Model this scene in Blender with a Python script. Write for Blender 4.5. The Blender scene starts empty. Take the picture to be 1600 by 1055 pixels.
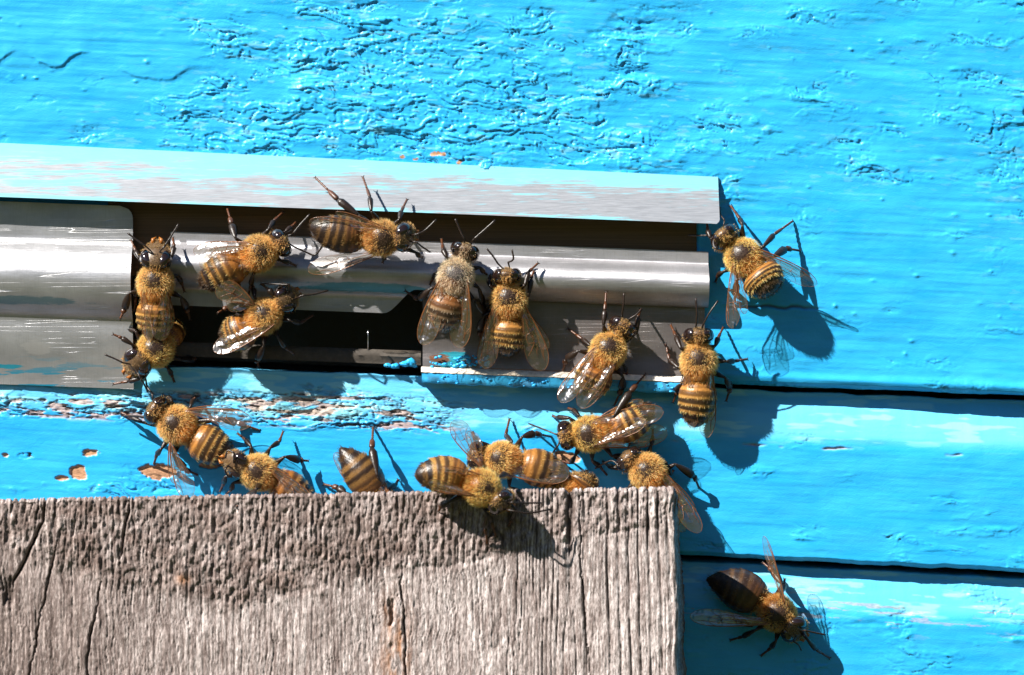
import bpy, math, random
import numpy as np
from mathutils import Vector
R = math.radians
sc = bpy.context.scene
# ------------------------------------------------------------------ camera, sky, sun, exposure
D = 50.0                                    # camera distance; 1 unit = a little under 1 cm
cam_d = bpy.data.cameras.new("camera"); cam = bpy.data.objects.new("camera", cam_d)
sc.collection.objects.link(cam); sc.camera = cam
cam.location = (0, -D, 0); cam.rotation_euler = (R(90), 0, 0)
cam_d.sensor_width = 36; cam_d.lens = 36 * D / 16.0; cam_d.clip_end = 5000; cam_d.clip_start = 1
cam_d.dof.use_dof = True; cam_d.dof.focus_distance = D - 0.7; cam_d.dof.aperture_fstop = 0.3
SX, SY = 1.3, 1.45                          # shadow offset right / down per unit of height
travel = Vector((SX, 1.0, -SY)).normalized()
sun_d = bpy.data.lights.new("sun", 'SUN'); sun = bpy.data.objects.new("sun", sun_d); sc.collection.objects.link(sun)
sun_d.energy = 5.0; sun_d.angle = R(0.6); sun_d.color = (1.0, 0.955, 0.88)
sun.rotation_euler = travel.to_track_quat('-Z', 'Y').to_euler(); sun.location = (-20, -20, 30)
w = bpy.data.worlds.new("World"); sc.world = w; w.use_nodes = True
nt = w.node_tree; bg = nt.nodes['Background']; sky = nt.nodes.new('ShaderNodeTexSky')
sky.sky_type = 'NISHITA'; sky.sun_disc = False
sky.sun_elevation = math.atan2(SY, math.hypot(SX, 1)); sky.sun_rotation = math.atan2(-SX, -1)
sky.altitude = 3000; sky.dust_density = .3; sky.ozone_density = 1.6
nt.links.new(sky.outputs[0], bg.inputs[0]); bg.inputs[1].default_value = 0.05
sc.view_settings.view_transform = 'Standard'; sc.view_settings.look = 'None'
sc.view_settings.gamma = 1; sc.view_settings.exposure = 1.3
sc.render.engine = 'CYCLES'

# ------------------------------------------------------------------ helpers
def W(px, py, h=0.0):
    k = (D - h) / D
    return Vector(((px - 800) / 100 * k, -h, -(py - 527.5) / 100 * k))
def link(name, me, parent=None):
    o = bpy.data.objects.new(name, me); sc.collection.objects.link(o)
    if parent: o.parent = parent
    return o
def tag(o, label=None, cat=None, group=None, kind=None):
    for k, v in (('label', label), ('category', cat), ('group', group), ('kind', kind)):
        if v: o[k] = v
    return o
def mesh(name, V, F, mats, mi=None, smooth=True, attrs=None):
    me = bpy.data.meshes.new(name)
    me.from_pydata([tuple(v) for v in V], [], F); 
    for m in mats: me.materials.append(m)
    if mi is not None: me.polygons.foreach_set('material_index', np.array(mi, dtype=np.int32))
    me.polygons.foreach_set('use_smooth', np.full(len(me.polygons), smooth, dtype=bool))
    for k, a in (attrs or {}).items():
        a = np.asarray(a, dtype=np.float32)
        if a.ndim == 1: me.attributes.new(k, 'FLOAT', 'POINT').data.foreach_set('value', a)
        else:
            c = np.ones((len(a), 4), np.float32); c[:, :3] = a
            me.attributes.new(k, 'FLOAT_COLOR', 'POINT').data.foreach_set('color', c.ravel())
    me.update(); return me
def grid_mesh(name, P, mats, attrs=None):
    r, c = P.shape[:2]
    me = bpy.data.meshes.new(name)
    n = r * c; f = (r - 1) * (c - 1)
    me.vertices.add(n); me.vertices.foreach_set('co', P.reshape(-1).astype(np.float32))
    i = np.arange(n).reshape(r, c)
    q = np.stack([i[:-1, :-1], i[1:, :-1], i[1:, 1:], i[:-1, 1:]], -1).reshape(-1).astype(np.int32)
    me.loops.add(f * 4); me.loops.foreach_set('vertex_index', q)
    me.polygons.add(f); me.polygons.foreach_set('loop_start', np.arange(0, f * 4, 4, dtype=np.int32))
    me.polygons.foreach_set('loop_total', np.full(f, 4, np.int32))
    me.update(calc_edges=True)
    for m in mats: me.materials.append(m)
    me.polygons.foreach_set('use_smooth', np.ones(f, dtype=bool))
    for k, a in (attrs or {}).items():
        me.attributes.new(k, 'FLOAT', 'POINT').data.foreach_set('value', a.reshape(-1).astype(np.float32))
    me.update(); return me
# numpy noise
def _h(ix, iy, s):
    a = (ix.astype(np.int64) * 374761393 + iy.astype(np.int64) * 668265263 + s * 974634777) & 0xffffffff
    a = ((a ^ (a >> 13)) * 1274126177) & 0xffffffff
    a = ((a ^ (a >> 15)) * 2246822519) & 0xffffffff
    return ((a ^ (a >> 16)) & 0xffff) / 32767.5 - 1.0
def vn(x, y, s=0):
    x0 = np.floor(x); y0 = np.floor(y); fx = x - x0; fy = y - y0
    fx = fx * fx * fx * (fx * (fx * 6 - 15) + 10); fy = fy * fy * fy * (fy * (fy * 6 - 15) + 10)
    a = _h(x0, y0, s); b = _h(x0 + 1, y0, s); c = _h(x0, y0 + 1, s); d = _h(x0 + 1, y0 + 1, s)
    return (a + (b - a) * fx) * (1 - fy) + (c + (d - c) * fx) * fy
def fbm(x, y, s=0, o=4):
    t = 0; a = 1; n = 0
    for k in range(o):
        t = t + a * vn(x * 2 ** k + 17.3 * k, y * 2 ** k - 9.1 * k, s + k); n += a; a *= .5
    return t / n * 1.6
def ss(a, b, x):
    t = np.clip((x - a) / (b - a), 0, 1); return t * t * (3 - 2 * t)
def blob(x, y, cx, cy, rx, ry): return np.exp(-((x - cx) / rx) ** 2 - ((y - cy) / ry) ** 2)

# node helpers
class NT:
    def __init__(s, name):
        s.m = bpy.data.materials.new(name); s.m.use_nodes = True; s.t = s.m.node_tree
        s.b = s.t.nodes['Principled BSDF']; s.out = s.t.nodes['Material Output']
    def n(s, t, **k):
        x = s.t.nodes.new(t)
        for a, b in k.items():
            if isinstance(b, tuple) and a.startswith('i_'): x.inputs[a[2:]].default_value = b
            elif a.startswith('i_'): x.inputs[a[2:].replace('_', ' ')].default_value = b
            else: setattr(x, a, b)
        return x
    def l(s, a, b): s.t.links.new(a, b)
    def attr(s, name): return s.n('ShaderNodeAttribute', attribute_name=name)
    def noise(s, scale, detail=4, rough=.5, sc3=(1, 1, 1), rot=0):
        tc = s.n('ShaderNodeNewGeometry'); mp = s.n('ShaderNodeMapping'); mp.inputs['Scale'].default_value = sc3
        mp.inputs['Rotation'].default_value = (0, R(rot), 0)
        nn = s.n('ShaderNodeTexNoise'); nn.inputs['Scale'].default_value = scale; nn.inputs['Detail'].default_value = detail
        nn.inputs['Roughness'].default_value = rough
        s.l(tc.outputs['Position'], mp.inputs[0]); s.l(mp.outputs[0], nn.inputs['Vector']); return nn.outputs['Fac']
    def ramp(s, fac, stops):
        r = s.n('ShaderNodeValToRGB'); cr = r.color_ramp
        while len(cr.elements) < len(stops): cr.elements.new(.5)
        for e, (p, c) in zip(cr.elements, stops):
            e.position = p; e.color = (*c, 1) if len(c) == 3 else c
        s.l(fac, r.inputs[0]); return r.outputs[0]
    def mix(s, fac, a, b, mode='MIX'):
        m = s.n('ShaderNodeMix', data_type='RGBA', blend_type=mode)
        for v, k in ((fac, 0), (a, 6), (b, 7)):
            if hasattr(v, 'is_output'): s.l(v, m.inputs[k])
            elif k == 0: m.inputs[0].default_value = v
            else: m.inputs[k].default_value = (*v, 1)
        return m.outputs[2]
    def math(s, op, a, b=None, clamp=False):
        m = s.n('ShaderNodeMath', operation=op, use_clamp=clamp)
        for v, k in ((a, 0), (b, 1)):
            if v is None: continue
            if hasattr(v, 'is_output'): s.l(v, m.inputs[k])
            else: m.inputs[k].default_value = v
        return m.outputs[0]
    def bump(s, fac, strength, dist=.02, prev=None):
        b = s.n('ShaderNodeBump'); b.inputs['Strength'].default_value = strength; b.inputs['Distance'].default_value = dist
        s.l(fac, b.inputs['Height'])
        if prev: s.l(prev, b.inputs['Normal'])
        return b.outputs[0]
    def set(s, **k):
        for a, v in k.items():
            a = a.replace('_', ' ')
            if hasattr(v, 'is_output'): s.l(v, s.b.inputs[a])
            else: s.b.inputs[a].default_value = (*v, 1) if isinstance(v, tuple) and len(v) == 3 else v
        return s.m
def K(r, g, b): return (r, g, b)

PAINT = K(.010, .335, .70)
def m_paint():
    s = NT('blue_paint')
    n1 = s.noise(1.2, 5, .6, (1, 1, 3), 2.4); n2 = s.noise(9, 4, .6, (1, 1, 3), 2.4)
    c = s.ramp(n1, [(.3, (.014, .315, .66)), (.7, (.032, .39, .73))])
    pale = s.ramp(n2, [(.62, (0, 0, 0)), (.78, (1, 1, 1))])
    c = s.mix(s.math('MULTIPLY', pale, .18), c, (.08, .46, .72))
    c = s.mix(s.attr('worn').outputs['Fac'], c, (.20, .54, .68))  # rubbed paint, and the lightness of lit chamfers put into the colour
    wn = s.noise(14, 3, .6, (1, 1, 4), 2.4)
    wood = s.ramp(wn, [(.35, (.26, .13, .07)), (.65, (.56, .31, .17))])
    c = s.mix(s.attr('chip').outputs['Fac'], c, wood)
    c = s.mix(s.attr('dirt_and_shade').outputs['Fac'], c, (.06, .046, .036))
    f = s.noise(30, 4, .6, (1, 1, 2), 2.4)
    rg = s.math('ADD', s.math('MULTIPLY', s.attr('chip').outputs['Fac'], .4), .36)
    return s.set(Base_Color=c, Roughness=rg, Normal=s.bump(f, .35, .012), Specular_IOR_Level=.34)
def m_hood():
    s = NT('worn_painted_aluminium')
    n = s.noise(1.3, 8, .66, (.5, 1, 3.2), 2.3); n2 = s.noise(5, 5, .6, (.25, 1, 7), 2.3)
    f = s.math('ADD', s.math('MULTIPLY', n, .6), s.math('MULTIPLY', n2, .4))
    f = s.math('ADD', f, s.math('MULTIPLY', s.attr('edge').outputs['Fac'], .13))
    fac = s.ramp(f, [(.495, (0, 0, 0)), (.56, (1, 1, 1))])
    fine = s.noise(12, 3, .6, (.3, 1, 12), 2.3)
    metal = s.ramp(fine, [(.3, (.18, .188, .205)), (.7, (.31, .32, .345))])
    c = s.mix(s.math('MULTIPLY', fac, .85), metal, (.12, .40, .48))
    return s.set(Base_Color=c, Metallic=s.math('SUBTRACT', .45, s.math('MULTIPLY', fac, .45)), Roughness=.5, Normal=s.bump(fine, .25, .01))
def m_metal(name, base=(.55, .53, .53), rough=.36, spots=False, smear_and_reflection=()):
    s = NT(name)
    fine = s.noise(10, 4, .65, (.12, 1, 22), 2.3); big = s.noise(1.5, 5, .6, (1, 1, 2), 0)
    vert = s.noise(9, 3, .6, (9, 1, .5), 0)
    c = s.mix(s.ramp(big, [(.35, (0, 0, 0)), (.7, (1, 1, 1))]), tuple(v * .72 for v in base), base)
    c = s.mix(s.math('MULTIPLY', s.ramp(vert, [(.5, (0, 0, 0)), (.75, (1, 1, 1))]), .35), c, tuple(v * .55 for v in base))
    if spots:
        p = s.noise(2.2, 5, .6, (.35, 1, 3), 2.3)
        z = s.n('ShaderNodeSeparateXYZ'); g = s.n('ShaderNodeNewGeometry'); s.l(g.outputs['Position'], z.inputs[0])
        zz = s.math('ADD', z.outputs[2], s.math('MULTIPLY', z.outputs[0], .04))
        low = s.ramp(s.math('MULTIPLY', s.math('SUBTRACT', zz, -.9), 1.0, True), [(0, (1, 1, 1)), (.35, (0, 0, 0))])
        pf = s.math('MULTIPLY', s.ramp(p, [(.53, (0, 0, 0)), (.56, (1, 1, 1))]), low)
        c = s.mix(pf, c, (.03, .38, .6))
    tan = s.n('ShaderNodeCombineXYZ'); tan.inputs[0].default_value = 1
    for (mx, mz, rx, rz, cc, kk) in smear_and_reflection:  # stains and paint smears; teal ones under the bulges are painted reflections
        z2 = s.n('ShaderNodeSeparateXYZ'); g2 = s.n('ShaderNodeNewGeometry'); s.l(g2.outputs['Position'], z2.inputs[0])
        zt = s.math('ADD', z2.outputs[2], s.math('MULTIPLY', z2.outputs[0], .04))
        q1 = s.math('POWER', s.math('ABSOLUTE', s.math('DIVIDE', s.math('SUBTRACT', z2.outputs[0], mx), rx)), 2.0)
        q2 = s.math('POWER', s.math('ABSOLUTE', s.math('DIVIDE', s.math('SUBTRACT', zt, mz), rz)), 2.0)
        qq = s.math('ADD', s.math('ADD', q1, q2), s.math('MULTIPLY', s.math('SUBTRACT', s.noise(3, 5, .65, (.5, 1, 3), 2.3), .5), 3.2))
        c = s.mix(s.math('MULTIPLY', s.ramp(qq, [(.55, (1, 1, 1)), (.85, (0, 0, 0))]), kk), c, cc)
    sp = s.noise(26, 2, .5, (1, 1, 1), 0)
    c = s.mix(s.math('MULTIPLY', s.ramp(sp, [(.73, (0, 0, 0)), (.76, (1, 1, 1))]), .3), c, (.75, .74, .72))
    sc1 = s.noise(1.1, 1, .5, (.16, 1, 5), -14); sc2 = s.noise(1.4, 1, .5, (.12, 1, 6), 9)
    r1 = s.ramp(sc1, [(.495, (0, 0, 0)), (.50, (1, 1, 1)), (.505, (0, 0, 0))]); r2 = s.ramp(sc2, [(.494, (0, 0, 0)), (.50, (1, 1, 1)), (.506, (0, 0, 0))])
    gate = s.ramp(s.noise(.9, 2, .5), [(.48, (0, 0, 0)), (.56, (1, 1, 1))])
    scr = s.math('MULTIPLY', s.math('MAXIMUM', r1, r2), gate)
    scr = s.math('MULTIPLY', scr, .8 if 'left' in name else .25)
    c = s.mix(s.math('MULTIPLY', scr, .7), c, (.85, .85, .85))
    rr = s.math('ADD', s.math('MULTIPLY', fine, .25), rough - .1)
    return s.set(Base_Color=c, Metallic=.72, Anisotropic=.8, Tangent=tan.outputs[0], Roughness=rr, Normal=s.bump(fine, .3, .006, s.bump(sp, .15, .01, s.bump(scr, .6, -.01))))
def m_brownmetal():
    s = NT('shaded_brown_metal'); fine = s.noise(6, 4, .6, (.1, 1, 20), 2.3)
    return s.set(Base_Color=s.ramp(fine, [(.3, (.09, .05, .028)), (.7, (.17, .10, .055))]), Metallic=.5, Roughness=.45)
def m_wood():
    s = NT('weathered_wood')
    t = s.attr('tone').outputs['Fac']; g = s.attr('groove').outputs['Fac']
    n = s.noise(3.0, 8, .74, (6.0, 1, .6), 1.5); n2 = s.noise(26, 4, .7, (1.8, 1, .5), 0)
    light = s.ramp(n, [(.36, (.15, .105, .095)), (.48, (.40, .335, .32)), (.62, (.74, .66, .645))])
    dark = s.ramp(n, [(.36, (.045, .027, .023)), (.5, (.145, .098, .084)), (.64, (.37, .28, .25))])
    c = s.mix(t, light, dark)
    c = s.mix(s.math('MULTIPLY', s.ramp(n2, [(.38, (1, 1, 1)), (.55, (0, 0, 0))]), .75), c, (.10, .075, .065))
    c = s.mix(s.math('MULTIPLY', s.ramp(n2, [(.57, (0, 0, 0)), (.70, (1, 1, 1))]), .55), c, (.62, .55, .52))
    c = s.mix(s.math('MULTIPLY', g, .9, True), c, (.045, .03, .024))
    o = s.attr('amber').outputs['Fac']; c = s.mix(o, c, (.30, .13, .05))
    f = s.noise(34, 5, .7, (1.3, 1, .5), 0)
    return s.set(Base_Color=c, Roughness=.8, Normal=s.bump(f, .7, .02), Specular_IOR_Level=.3)
def m_plain(name, col, rough=.6, metallic=0.0, spec=.5, nscale=8, var=.5):
    s = NT(name); n = s.noise(nscale, 5, .6)
    c = s.ramp(n, [(.3, tuple(v * (1 - var * .5) for v in col)), (.7, tuple(min(1, v * (1 + var * .5)) for v in col))])
    return s.set(Base_Color=c, Roughness=rough, Metallic=metallic, Specular_IOR_Level=spec, Normal=s.bump(n, .3, .02))
def m_body():
    s = NT('bee_cuticle'); n = s.noise(26, 4, .6)
    a = s.attr('col').outputs['Color']
    c = s.mix(s.math('MULTIPLY', n, .5), a, (.02, .010, .005))
    return s.set(Base_Color=c, Roughness=.36, Normal=s.bump(n, .5, .012), Specular_IOR_Level=.42)
def m_fur():
    s = NT('bee_fur'); a = s.attr('col').outputs['Color']
    s.set(Base_Color=a, Roughness=.5, Specular_IOR_Level=.4)
    tr = s.n('ShaderNodeBsdfTranslucent'); s.l(a, tr.inputs[0]); mx = s.n('ShaderNodeMixShader'); mx.inputs[0].default_value = .6
    s.l(s.b.outputs[0], mx.inputs[1]); s.l(tr.outputs[0], mx.inputs[2]); s.l(mx.outputs[0], s.out.inputs[0]); return s.m
def m_eye():
    s = NT('bee_eye'); return s.set(Base_Color=(.012, .006, .005), Roughness=.12, Coat_Weight=.6, Coat_Roughness=.05)
def m_wing():
    s = NT('wing_membrane')
    n = s.noise(4.5, 2, .5)
    nm = s.bump(n, .9, .10)
    gl = s.n('ShaderNodeBsdfGlossy'); gl.inputs['Roughness'].default_value = .24; gl.inputs['Color'].default_value = (1, .97, .95, 1)
    s.l(nm, gl.inputs['Normal'])
    df = s.n('ShaderNodeBsdfDiffuse'); df.inputs['Color'].default_value = (.38, .28, .17, 1)
    tp = s.n('ShaderNodeBsdfTransparent'); tp.inputs['Color'].default_value = (.92, .89, .84, 1)
    m1 = s.n('ShaderNodeMixShader'); m1.inputs[0].default_value = .68; s.l(df.outputs[0], m1.inputs[1]); s.l(gl.outputs[0], m1.inputs[2])
    m2 = s.n('ShaderNodeMixShader'); m2.inputs[0].default_value = .20; s.l(tp.outputs[0], m2.inputs[1]); s.l(m1.outputs[0], m2.inputs[2])
    s.l(m2.outputs[0], s.out.inputs[0]); return s.m
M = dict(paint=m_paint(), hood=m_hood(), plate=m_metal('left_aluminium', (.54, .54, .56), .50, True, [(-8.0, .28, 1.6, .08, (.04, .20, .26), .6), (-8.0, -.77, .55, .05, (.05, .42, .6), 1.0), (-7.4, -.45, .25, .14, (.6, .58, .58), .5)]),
         rail=m_metal('rail_aluminium', (.50, .49, .51), .47, smear_and_reflection=[(-2.3, .68, 1.2, .10, (.03, .22, .24), .8), (2.4, .34, 1.4, .05, (.10, .05, .03), .6)]), lower=m_metal('dull_aluminium', (.24, .215, .21), .45, False, [(-.95, -.42, .35, .16, (.03, .34, .42), 1.0), (-1.1, -.38, .2, .08, (.22, .07, .02), .9), (.6, -.52, 1.4, .05, (.26, .11, .04), .7)]),
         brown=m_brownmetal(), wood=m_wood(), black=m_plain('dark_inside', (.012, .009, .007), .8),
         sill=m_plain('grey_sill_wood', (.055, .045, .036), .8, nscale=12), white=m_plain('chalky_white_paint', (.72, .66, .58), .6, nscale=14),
         body=m_body(), fur=m_fur(), eye=m_eye(), wing=m_wing(), vein=m_plain('wing_vein', (.16, .06, .02), .3, nscale=20),
         wire=m_plain('silver_wire', (.7, .7, .7), .3, .9), grass=m_plain('meadow_green', (.05, .06, .022), 1.0, spec=.05, nscale=.3))

# ------------------------------------------------------------------ the hive front
hive = bpy.data.objects.new('beehive', None); sc.collection.objects.link(hive); hive.location = (0, 0, 0)
tag(hive, 'sky blue painted wooden hive front with worn aluminium entrance fittings', 'beehive')
line1 = lambda x: 552 + .0417 * x
line2 = lambda x: 813.5 + .051 * x
hoodb = lambda x: 310 + .0375 * x
def paint_relief(x, y, rough, step=.02, seed=0):
    """height (in units) of the paint surface at photograph scale x, y; rough = 0..1 mask of crackled areas"""
    yy = y - .042 * x
    wx = fbm(x / 55, yy / 30, seed + 11, 3); wy = fbm(x / 55, yy / 30, seed + 23, 3)
    h = .022 * fbm(x / 150, yy / 70, seed + 1, 2) + .0045 * fbm(x / 150, yy / 9, seed + 2, 3)
    h += .0022 * fbm(x / 24, yy / 14, seed + 3, 2)
    m = np.clip(rough + .55 * fbm(x / 70, yy / 30, seed + 8, 4) * (rough > .02), 0, 1); m = ss(.22, .95, m) + .05
    t = (fbm((x + 26 * wx) / 125, (yy + 14 * wy) / 34, seed + 4, 4) * 2.6)
    fl = np.floor(t); fr = t - fl
    h += step * m * 1.5 * (fl + ss(.0, .10, fr) * (1 - .5 * fr))
    h += .006 * m * fbm(x / 30, yy / 7, seed + 9, 3)
    c = np.abs(fbm((x + 30 * wx) / 75, (yy + 18 * wy) / 15, seed + 5, 4))
    crack = np.exp(-(c / .04) ** 2) * ss(.15, .6, m)
    h -= .022 * crack
    g = fbm(x / 10, yy / 7, seed + 7, 2); h += .014 * ss(.45, 1.0, g) * m
    return h, crack
def board(name, X, Y, Hh, extra=None):
    """grid of heights over pixel coordinates plus a skirt running back on the top and bottom edges"""
    k = 1.0
    P = np.stack([(X - 800) / 100, -Hh, -(Y - 527.5) / 100], -1)
    top = P[:1].copy(); top[..., 1] = 1.7; bot = P[-1:].copy(); bot[..., 1] = 1.7
    P = np.concatenate([top, P, bot], 0)
    A = {}
    for kk, a in (extra or {}).items(): A[kk] = np.concatenate([a[:1], a, a[-1:]], 0)
    return link(name, grid_mesh(name, P, [M['paint']], A), hive)
xs = np.concatenate([np.linspace(-900, -20, 60)[:-1], np.arange(-20, 1622, 1.7), np.linspace(1622, 2500, 60)])
# upper board
n = 400
ta = np.concatenate([np.linspace(-900, -12, 50)[:-1], np.arange(-12, 612, 1.6)]); ta = ta / ta[-1]
X, T = np.meshgrid(xs, ta); Y = np.where(T < 0, T * 620, T * (line1(X) + 1.5 * fbm(X / 38, X * 0, 333, 4))); 
rough = np.clip(.92 * blob(X, Y, 640, 165, 210, 85) + .75 * blob(X, Y, 400, 195, 240, 55) + .55 * blob(X, Y, 880, 200, 200, 70) + .4 * blob(X, Y, 560, 95, 200, 40) + .45 * blob(X, Y, 480, 40, 260, 60)
                + .24 * blob(X, Y, 1000, 60, 500, 120) + .20 * blob(X, Y, 1350, 250, 400, 120) + .3 * blob(X, Y, 1590, 300, 60, 260) + .3 * blob(X, Y, 900, 280, 400, 40) + .06, 0, 1)
h, cr = paint_relief(X, Y, rough, .0105, 3)
# soft runs of thick paint at the upper left
for pts, am in (([(55, 92), (75, 108), (95, 111), (108, 100), (116, 86), (135, 84)], .07), ([(190, 112), (215, 122), (245, 129), (270, 127), (288, 117), (296, 108)], .05), ([(-20, 112), (0, 104), (12, 88), (20, 80)], .06), ([(305, 95), (345, 84), (400, 88), (440, 90)], .022), ([(196, 90), (215, 88), (232, 92)], .03), ([(405, 20), (470, 33), (520, 32)], .03)):
    xa = [q[0] for q in pts]; yc = sum(np.interp(X + o_, xa, [q[1] for q in pts]) for o_ in (-12, -8, -4, 0, 4, 8, 12)) / 7 + 1.5 * fbm(X / 9, Y * 0, 33, 2); wn = ss(xa[0] - 12, xa[0] + 10, X) * (1 - ss(xa[-1] - 10, xa[-1] + 14, X))
    am *= .34; up = yc - Y; h += am * wn * np.where(up > 0, np.exp(-up / 22.0) * ss(-1, 4, up), 0) - am * .25 * wn * np.exp(-((up + 6) / 5) ** 2)
rng = np.random.RandomState(5)
for q in range(150):
    cx, cy = rng.uniform(0, 1600), rng.uniform(0, 590); r = rng.uniform(1.4, 3.6)
    i0 = np.searchsorted(xs, [cx - 4 * r, cx + 4 * r]); sl = slice(i0[0], i0[1]); j = np.searchsorted(Y[:, i0[0]], [cy - 4 * r, cy + 4 * r]); jl = slice(j[0], j[1])
    h[jl, sl] += rng.uniform(.008, .024) * blob(X[jl, sl], Y[jl, sl], cx, cy, r * rng.uniform(1, 2.4), r)
# second crack seam running right from the metal at y 480
seam = np.exp(-((Y - (478 + .03 * (X - 1130) + 2 * fbm(X / 20, Y * 0, 9, 2))) / 2.2) ** 2) * ss(1125, 1150, X) * (1 - ss(1235, 1300, X)); h -= .05 * seam
hh = .12 + h
s1 = Y - line1(X)
hh += .035 * np.exp(-((s1 + 13) / 7) ** 2) - .10 * ss(-6, 0, s1) * (1 + .3 * fbm(X / 9, Y * 0, 31, 3))
inslot = ss(150, 160, X) * (1 - ss(676, 680, X)) * ss(426, 428, Y)  # slot interior: unpainted wood, coloured dark to carry the slot's shade
slot = ss(205, 209, X) * (1 - ss(672, 676, X)) * ss(432, 434, Y)
hh = hh * (1 - slot) - 1.6 * slot
under = ss(262, 268, Y - .042 * X) * (1 - ss(1085, 1092, X)) * (1 - slot); hh = np.where(under > .01, hh * (1 - under) + .02 * under, hh)
chip = np.clip(sum(blob(X, Y, a, b, c, d) for a, b, c, d in ((683, 241, 14, 4), (628, 246, 6, 3), (718, 254, 5, 4), (650, 250, 5, 3))) * 1.6 + .35 * fbm(X / 5, Y / 4, 44, 2) - .55, 0, 1)
chip = ss(.1, .3, chip)
fl = ss(.55, .75, fbm(X / 26, (Y - .04 * X) / 5, 52, 3)) * np.clip(rough * .9 - .1, 0, .5)
board('upper_board', X, Y, hh, dict(chip=np.clip(chip, 0, 1), dirt_and_shade=np.clip(cr * .3 + seam * .8 + inslot, 0, 1), worn=fl))
# middle board
ta = np.linspace(0, 1, 205)
X, T = np.meshgrid(xs, ta); Y0 = line1(X) + 9 + 1.6 * fbm(X / 45, X * 0, 331, 4); Y1 = line2(X) - 1 + 1.5 * fbm(X / 38, X * 0, 334, 4); Y = Y0 + (Y1 - Y0) * T
s = Y - Y0
band = blob(X, Y, 330, 634, 360, 19) * 1.2 + blob(X, Y, 560, 652, 130, 12) + .6 * blob(X, Y - .045 * X, 900, 640, 260, 12)
band = band * (1 - ss(700, 900, X)) + .25 * np.exp(-((Y - 640 - .045 * X) / 7) ** 2)
rough = np.clip(band * .9 + .05 + .35 * blob(X, Y, 120, 765, 200, 9), 0, 1)
h, cr = paint_relief(X, Y, rough, .014, 60)
lip = -.05 + .13 * ss(600, 700, X) + .10 * ss(950, 1150, X) + .16 * np.clip((X - 1000) / 600, 0, 1)
hh = -lip + (lip + .10) * (1 - (1 - np.clip(s / 92, 0, 1)) ** 1.8) + h * .8 + .04 * np.exp(-(s / 5) ** 2)
hh -= .08 * ss(-7, 0, Y - Y1)
lowr = ss(.1, .55, band) * (1 - ss(670, 760, X))
f1 = fbm(X / 26, (Y - .03 * X) / 5.0, 71, 4); f2 = fbm(X / 30, (Y - .03 * X) / 6, 73, 4); f3 = fbm(X / 70, (Y - .03 * X) / 12, 74, 3)
dirt_and_shade = np.exp(-(np.abs(f1) / .12) ** 2) * lowr * ss(-.45, 0, f3) * .9
f4 = fbm(X / 11, (Y - .03 * X) / 3.4, 75, 3); dirt_and_shade = np.maximum(dirt_and_shade, ss(.40, .60, f4) * lowr * ss(-.2, .3, f2) * .8)
dirt_and_shade = np.maximum(dirt_and_shade, ss(.45, .6, f2) * lowr * ss(0, .3, f3) * .8)
chipm = ss(.16, .34, f2 * .6 - f3 * .55 + .35 * f1) * lowr * .75
for (a, b, c, d, sd) in ((247, 737, 25, 10, 1), (124, 738, 11, 11, 2), (141, 707, 12, 5, 3), (98, 747, 9, 3.5, 4), (886, 714, 19, 7, 5), (330, 727, 14, 5, 6), (10, 711, 4, 3, 7), (925, 700, 12, 4, 8), (42, 712, 12, 4, 9)):
    e = blob(X, Y - .25 * (X - a) * (a > 800), a, b, c * 1.25, d * 1.25) + .16 * fbm(X / 8, Y / 6, 80 + sd, 3)
    e = ss(.40, .47, e); hh -= .013 * e
    if sd == 9: dirt_and_shade = np.maximum(dirt_and_shade, e * ss(-.2, .3, fbm(X / 6, Y / 4, 99, 2)))
    else: chipm = np.maximum(chipm, e)
ln = np.exp(-((Y - (640 + .047 * X) - 3 * fbm(X / 40, Y * 0, 91, 3)) / 1.8) ** 2) * ss(.0, .5, fbm(X / 45, Y / 30, 92, 3)) * ss(1040, 1080, X)
chipm = np.maximum(chipm, ln * .8); hh -= .02 * ln
hh -= .03 * dirt_and_shade + .022 * chipm
wear_and_lit = np.clip(ss(.2, .7, fbm(X / 60, (Y - .045 * X) / 10, 95, 3)) * (1 - ss(60, 90, s)) * .8 + .45 * (1 - ss(60, 84, s)), 0, 1)  # wear streaks plus an even paling that paints the sunlit chamfer
board('middle_board', X, Y, hh, dict(chip=chipm, dirt_and_shade=np.clip(dirt_and_shade + cr * .4, 0, 1), worn=wear_and_lit))
# lower board
ta = np.concatenate([np.linspace(0, 1, 190), np.linspace(1, 5, 40)[1:]])
X, T = np.meshgrid(xs, ta); Y0 = line2(X) + 10 + 1.6 * fbm(X / 45, X * 0, 332, 4); Y = Y0 + 290 * T; s = Y - Y0
rough = np.clip(.30 + .3 * fbm(X / 150, Y / 60, 140, 2), 0, .6)
h, cr = paint_relief(X, Y, rough, .012, 120)
hh = -.20 + .28 * (1 - (1 - np.clip(s / 80, 0, 1)) ** 1.6) + h * .8 + .03 * np.exp(-(s / 5) ** 2)
wear_and_lit = np.clip(ss(.2, .7, fbm(X / 60, (Y - .05 * X) / 9, 155, 3)) * (1 - ss(50, 80, s)) + .35 * (1 - ss(50, 72, s)), 0, 1)  # streaky wear, and the chamfer's sunlit brightness painted in as paler colour
ck = ss(.62, .72, fbm(X / 45, (Y - .05 * X) / 4, 156, 3)) * .5
chl = ck * np.exp(-((s - 60) / 30) ** 2)
board('lower_board', X, Y, hh, dict(chip=chl, dirt_and_shade=np.clip(cr * .3, 0, 1), worn=wear_and_lit))
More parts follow.
